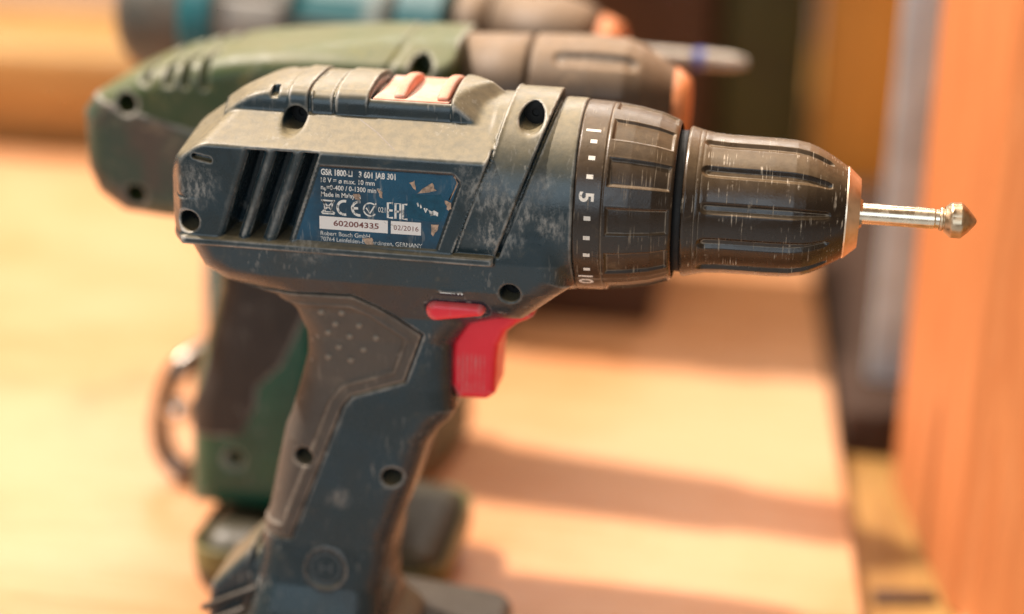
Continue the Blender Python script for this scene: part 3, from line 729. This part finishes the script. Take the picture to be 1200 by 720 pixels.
def rear2(X, A, Z):
    f = extr(poly2(BODY2, X, Z), A, 27-1.5*np.clip((-150-X)/30, 0, 1), 8.)
    f = smax(f, (.5*A+.866*Z-31.5), 2.)
    d = smax(X+.45*Z+126, Z-1+.25*(X+160), 5.)
    g = smax(smax(f-.5, d, 1.), -(f+1.2), .3)
    for hx, hz, r in ((-161, 2.5, 3.6), (-159, -28.5, 3.4)): g = smax(g, -np.maximum(np.sqrt((X-hx)**2+(Z-hz)**2)-r, 8-A), .6)
    return g
V, F = solid(rear2, -186, -112, 30, -44, 6, .8, Y2); mesh_obj('rear_cap', V, F, M['grime'], D2)
V, F, UV = lathe([(-51, 17), (-50.4, 19.6), (-30, 20.4), (-28.6, 19.8), (-28.4, 17)], Y2, 8, 72); mesh_obj('torque_collar', V, F, M['grimyblack'], D2, uv=UV)
K2 = ([-28.2, -27, -8, 3.5, 9, 14, 19.5], [18.5, 20.6, 21.4, 20.8, 18.6, 15.6, 11.8])
def ck2(X, T): 
    u = np.radians((np.degrees(T)-40+22.5) % 45-22.5)*20; d = np.sqrt(u*u+np.maximum(np.abs(X+6)-11, 0)**2)-2.2
    return np.interp(X, *K2)-1.3*np.clip(.5-d/1.5, 0, 1)
V, F, UV = relief_lathe(np.linspace(-28.2, 19.5, 60), np.linspace(0, 2*np.pi, 240, endpoint=False), ck2)
V = V+np.array([0, Y2, 8]); C2 = mesh_obj('chuck', V, F, M['grimyblack'], D2, uv=UV)
V, F, UV = lathe([(19.2, 11.5), (19.6, 12.2), (24.2, 9.0), (24.6, 8.4), (24.6, 2.5)], Y2, 8, 72); mesh_obj('nose_ring', V, F, M['orangenose'], C2)
def batt2(X, A, Z):
    f = rbox(X, A, Z, -143, -51, 36, -180, -151, 13); f = smax(f, (.18*X+Z+162)/1.02, 4.)
    return f
V, F = solid(batt2, -153, -39, 38, -181.5, -134, 1.2, Y2); b2 = mesh_obj('battery', V, F, M['brownbatt'], D2)
def band2(X, A, Z):
    f = rbox(X, A, Z, -143, -51, 36, -180, -136, 13); return np.maximum(np.maximum(np.abs(Z+161)-5, f-.6), -(f+1.))
V, F = solid(band2, -153, -39, 38, -168, -156, .9, Y2); mesh_obj('battery_band', V, F, M['olive'], b2)

# ------------------------------------------------------------------ teal drill at the back (own axis: x from nose backwards, turned a little)
D3 = empty('cordless_drill', (-8, 178, -180), 'grey and teal cordless drill furthest back, mostly out of frame', 'cordless drill', GROUP, math.radians(-7))
def loc(V): return np.asarray(V)+np.array([0, 0, 180.])     # D3's parts are given in its own frame, z from the spindle zero
AX = 4.
prof = ([-207, -205, -197, -178, -160, -140, -100, -60], [12, 18, 24, 27, 27.5, 26.5, 25, 24])
def seg3(name, x0, x1, mat, extra=0.):
    xs = [x0]+[x for x in np.linspace(-207, -60, 40) if x0 < x < x1]+[x1]
    V, F, UV = lathe([(x, float(np.interp(x, *prof))+extra) for x in xs], 0, AX, 72); return mesh_obj(name, loc(V), F, mat, D3, local=True, uv=UV)
seg3('rear_housing', -207, -172.3, M['greyteal']); seg3('motor_band', -172, -158.3, M['teal'], .4)
seg3('housing', -158, -84.3, M['greyteal']); seg3('gear_housing', -84, -66, M['teal'], .3)
for x, w, z in ((-196, 5, 5),): pass
def plate3(x0, x1, a0, a1, mat, name):
    V = []; F = []; n = 14
    for x in np.linspace(x0, x1, 6):
        for a in np.linspace(a0, a1, n):
            for dr in (0, .8):
                r = float(np.interp(x, *prof))+dr-.2; V.append((x, -r*math.sin(a), AX+r*math.cos(a)))
    for i in range(5):
        for k in range(n-1):
            q = (i*n+k)*2; p = ((i+1)*n+k)*2
            F += [(q+1, q+3, p+3, p+1), (q, p, p+2, q+2)]
    for i in range(5):
        for k in (0, n-1): q = (i*n+k)*2; p = ((i+1)*n+k)*2; F.append((q, q+1, p+1, p))
    for k in range(n-1):
        for i in (0, 5): q = (i*n+k)*2; F.append((q, q+1, q+3, q+2))
    return mesh_obj(name, loc(V), F, mat, D3, local=True)
plate3(-155, -128, 1.1, 1.75, M['palelabel'], 'side_label'); plate3(-126, -86, .75, 1.25, M['teal'], 'side_stripe')
V, F, UV = lathe([(-66, 16), (-65.6, 19.5), (-50, 20.5), (-49.5, 18)], 0, AX, 72); mesh_obj('torque_collar', loc(V), F, M['grimyblack'], D3, local=True, uv=UV)
V, F, UV = lathe([(-49.4, 17), (-49, 19.5), (-24, 20), (-14, 17.5), (-8, 13.5)], 0, AX, 72); C3 = mesh_obj('chuck', loc(V), F, M['grimyblack'], D3, local=True, uv=UV)
V, F, UV = lathe([(-8.2, 12.5), (-7.8, 13.8), (-1, 11), (0, 9.5), (0, 3)], 0, AX, 72); mesh_obj('nose_ring', loc(V), F, M['orangenose'], C3, local=True)
HAND3 = [(-164, -8), (-168, -60), (-173, -100), (-174, -140), (-112, -140), (-112, -90), (-108, -40), (-96, -8)]
def hand3(X, A, Z): return extr(poly2(HAND3, X, Z), A, 17., 12.)
V, F = solid(hand3, -177, -92, 20, -142, -4, 1.1); mesh_obj('handle', loc(V), F, M['teal'], D3, local=True)
def hgrip3(X, A, Z):
    c = hand3(X, A, Z); return np.maximum(smax(c-1.2, poly2([(-150, -20), (-90, -20), (-90, -120), (-158, -120)], X, Z), 1.), -(c+1))
V, F = solid(hgrip3, -173, -92, 20, -124, -16, 1.1); mesh_obj('grip_pad', loc(V), F, M['grimyblack'], D3, local=True)
def batt3(X, A, Z): return smin(rbox(X, A, Z, -168, -66, 36, -180, -148, 9), rbox(X, A, Z, -176, -80, 24, -162, -128, 9), 6)
V, F = solid(batt3, -180, -62, 39, -181.5, -124, 1.2); b3 = mesh_obj('battery', loc(V), F, M['grime'], D3, local=True)
def tube(P, r, n=12):
    P = [np.array(p, float) for p in P]; V = []; F = []
    for i, p in enumerate(P):
        d = P[min(i+1, len(P)-1)]-P[max(i-1, 0)]; d /= np.linalg.norm(d); u = np.cross(d, (0, 1, 0)); u /= np.linalg.norm(u); w = np.cross(d, u)
        for k in range(n): a = 2*math.pi*k/n; V.append(p+r*(math.cos(a)*u+math.sin(a)*w))
    for i in range(len(P)-1):
        for k in range(n): F.append((i*n+k, i*n+(k+1) % n, (i+1)*n+(k+1) % n, (i+1)*n+k))
    return V, F+[tuple(range(n))[::-1], tuple(range((len(P)-1)*n, len(P)*n))]
ctl = [(-152, -121), (-161, -125), (-168, -134), (-173, -148), (-174, -160), (-171, -169), (-163, -175), (-150, -175)]
P = []
for i in range(len(ctl)-1):
    for t in np.linspace(0, 1, 6, endpoint=False):
        p0, p1, p2, p3 = [np.array(ctl[min(max(i+k, 0), len(ctl)-1)]) for k in (-1, 0, 1, 2)]
        q = .5*(2*p1+(p2-p0)*t+(2*p0-5*p1+4*p2-p3)*t*t+(3*p1-p0-3*p2+p3)*t**3); P.append((q[0], -34.-18.*min(1, max(0, (-153-q[0])/12)), q[1]))
V, F = tube(P, 4.6); hk = mesh_obj('belt_hook', loc(V), F, M['hook'], D3, local=True)
V, F, UV = lathe([(-4.5, 3.5), (-4, 4.6), (4, 4.6), (4.5, 3.5)], 0, 0, 32); V = np.array(V)+np.array([-166, -52, -147]); mesh_obj('hook_glint', loc(V), F, M['chrome'], hk, local=True)  # chrome piece added as the silver highlight on the hook
D3.location = Vector((-8, 178, 0))*MM

B3 = empty('long_bit', (-8, 178, 0), 'pale screwdriver bit with a blue ring, held in the chuck of the furthest drill', 'drill bit', None, math.radians(-7))
for nm, pr, mt in (('shank', [(-6, 3.0), (28, 3.0)], 'palebit'), ('colour_ring', [(28, 3.7), (32, 3.7)], 'bluering'), ('tip', [(32, 3.4), (42, 3.2), (48, 1.8)], 'palebit')):
    V, F, UV = lathe(pr, 0, AX, 32); mesh_obj(nm, V, F, M[mt], B3, local=True, sharp=40)
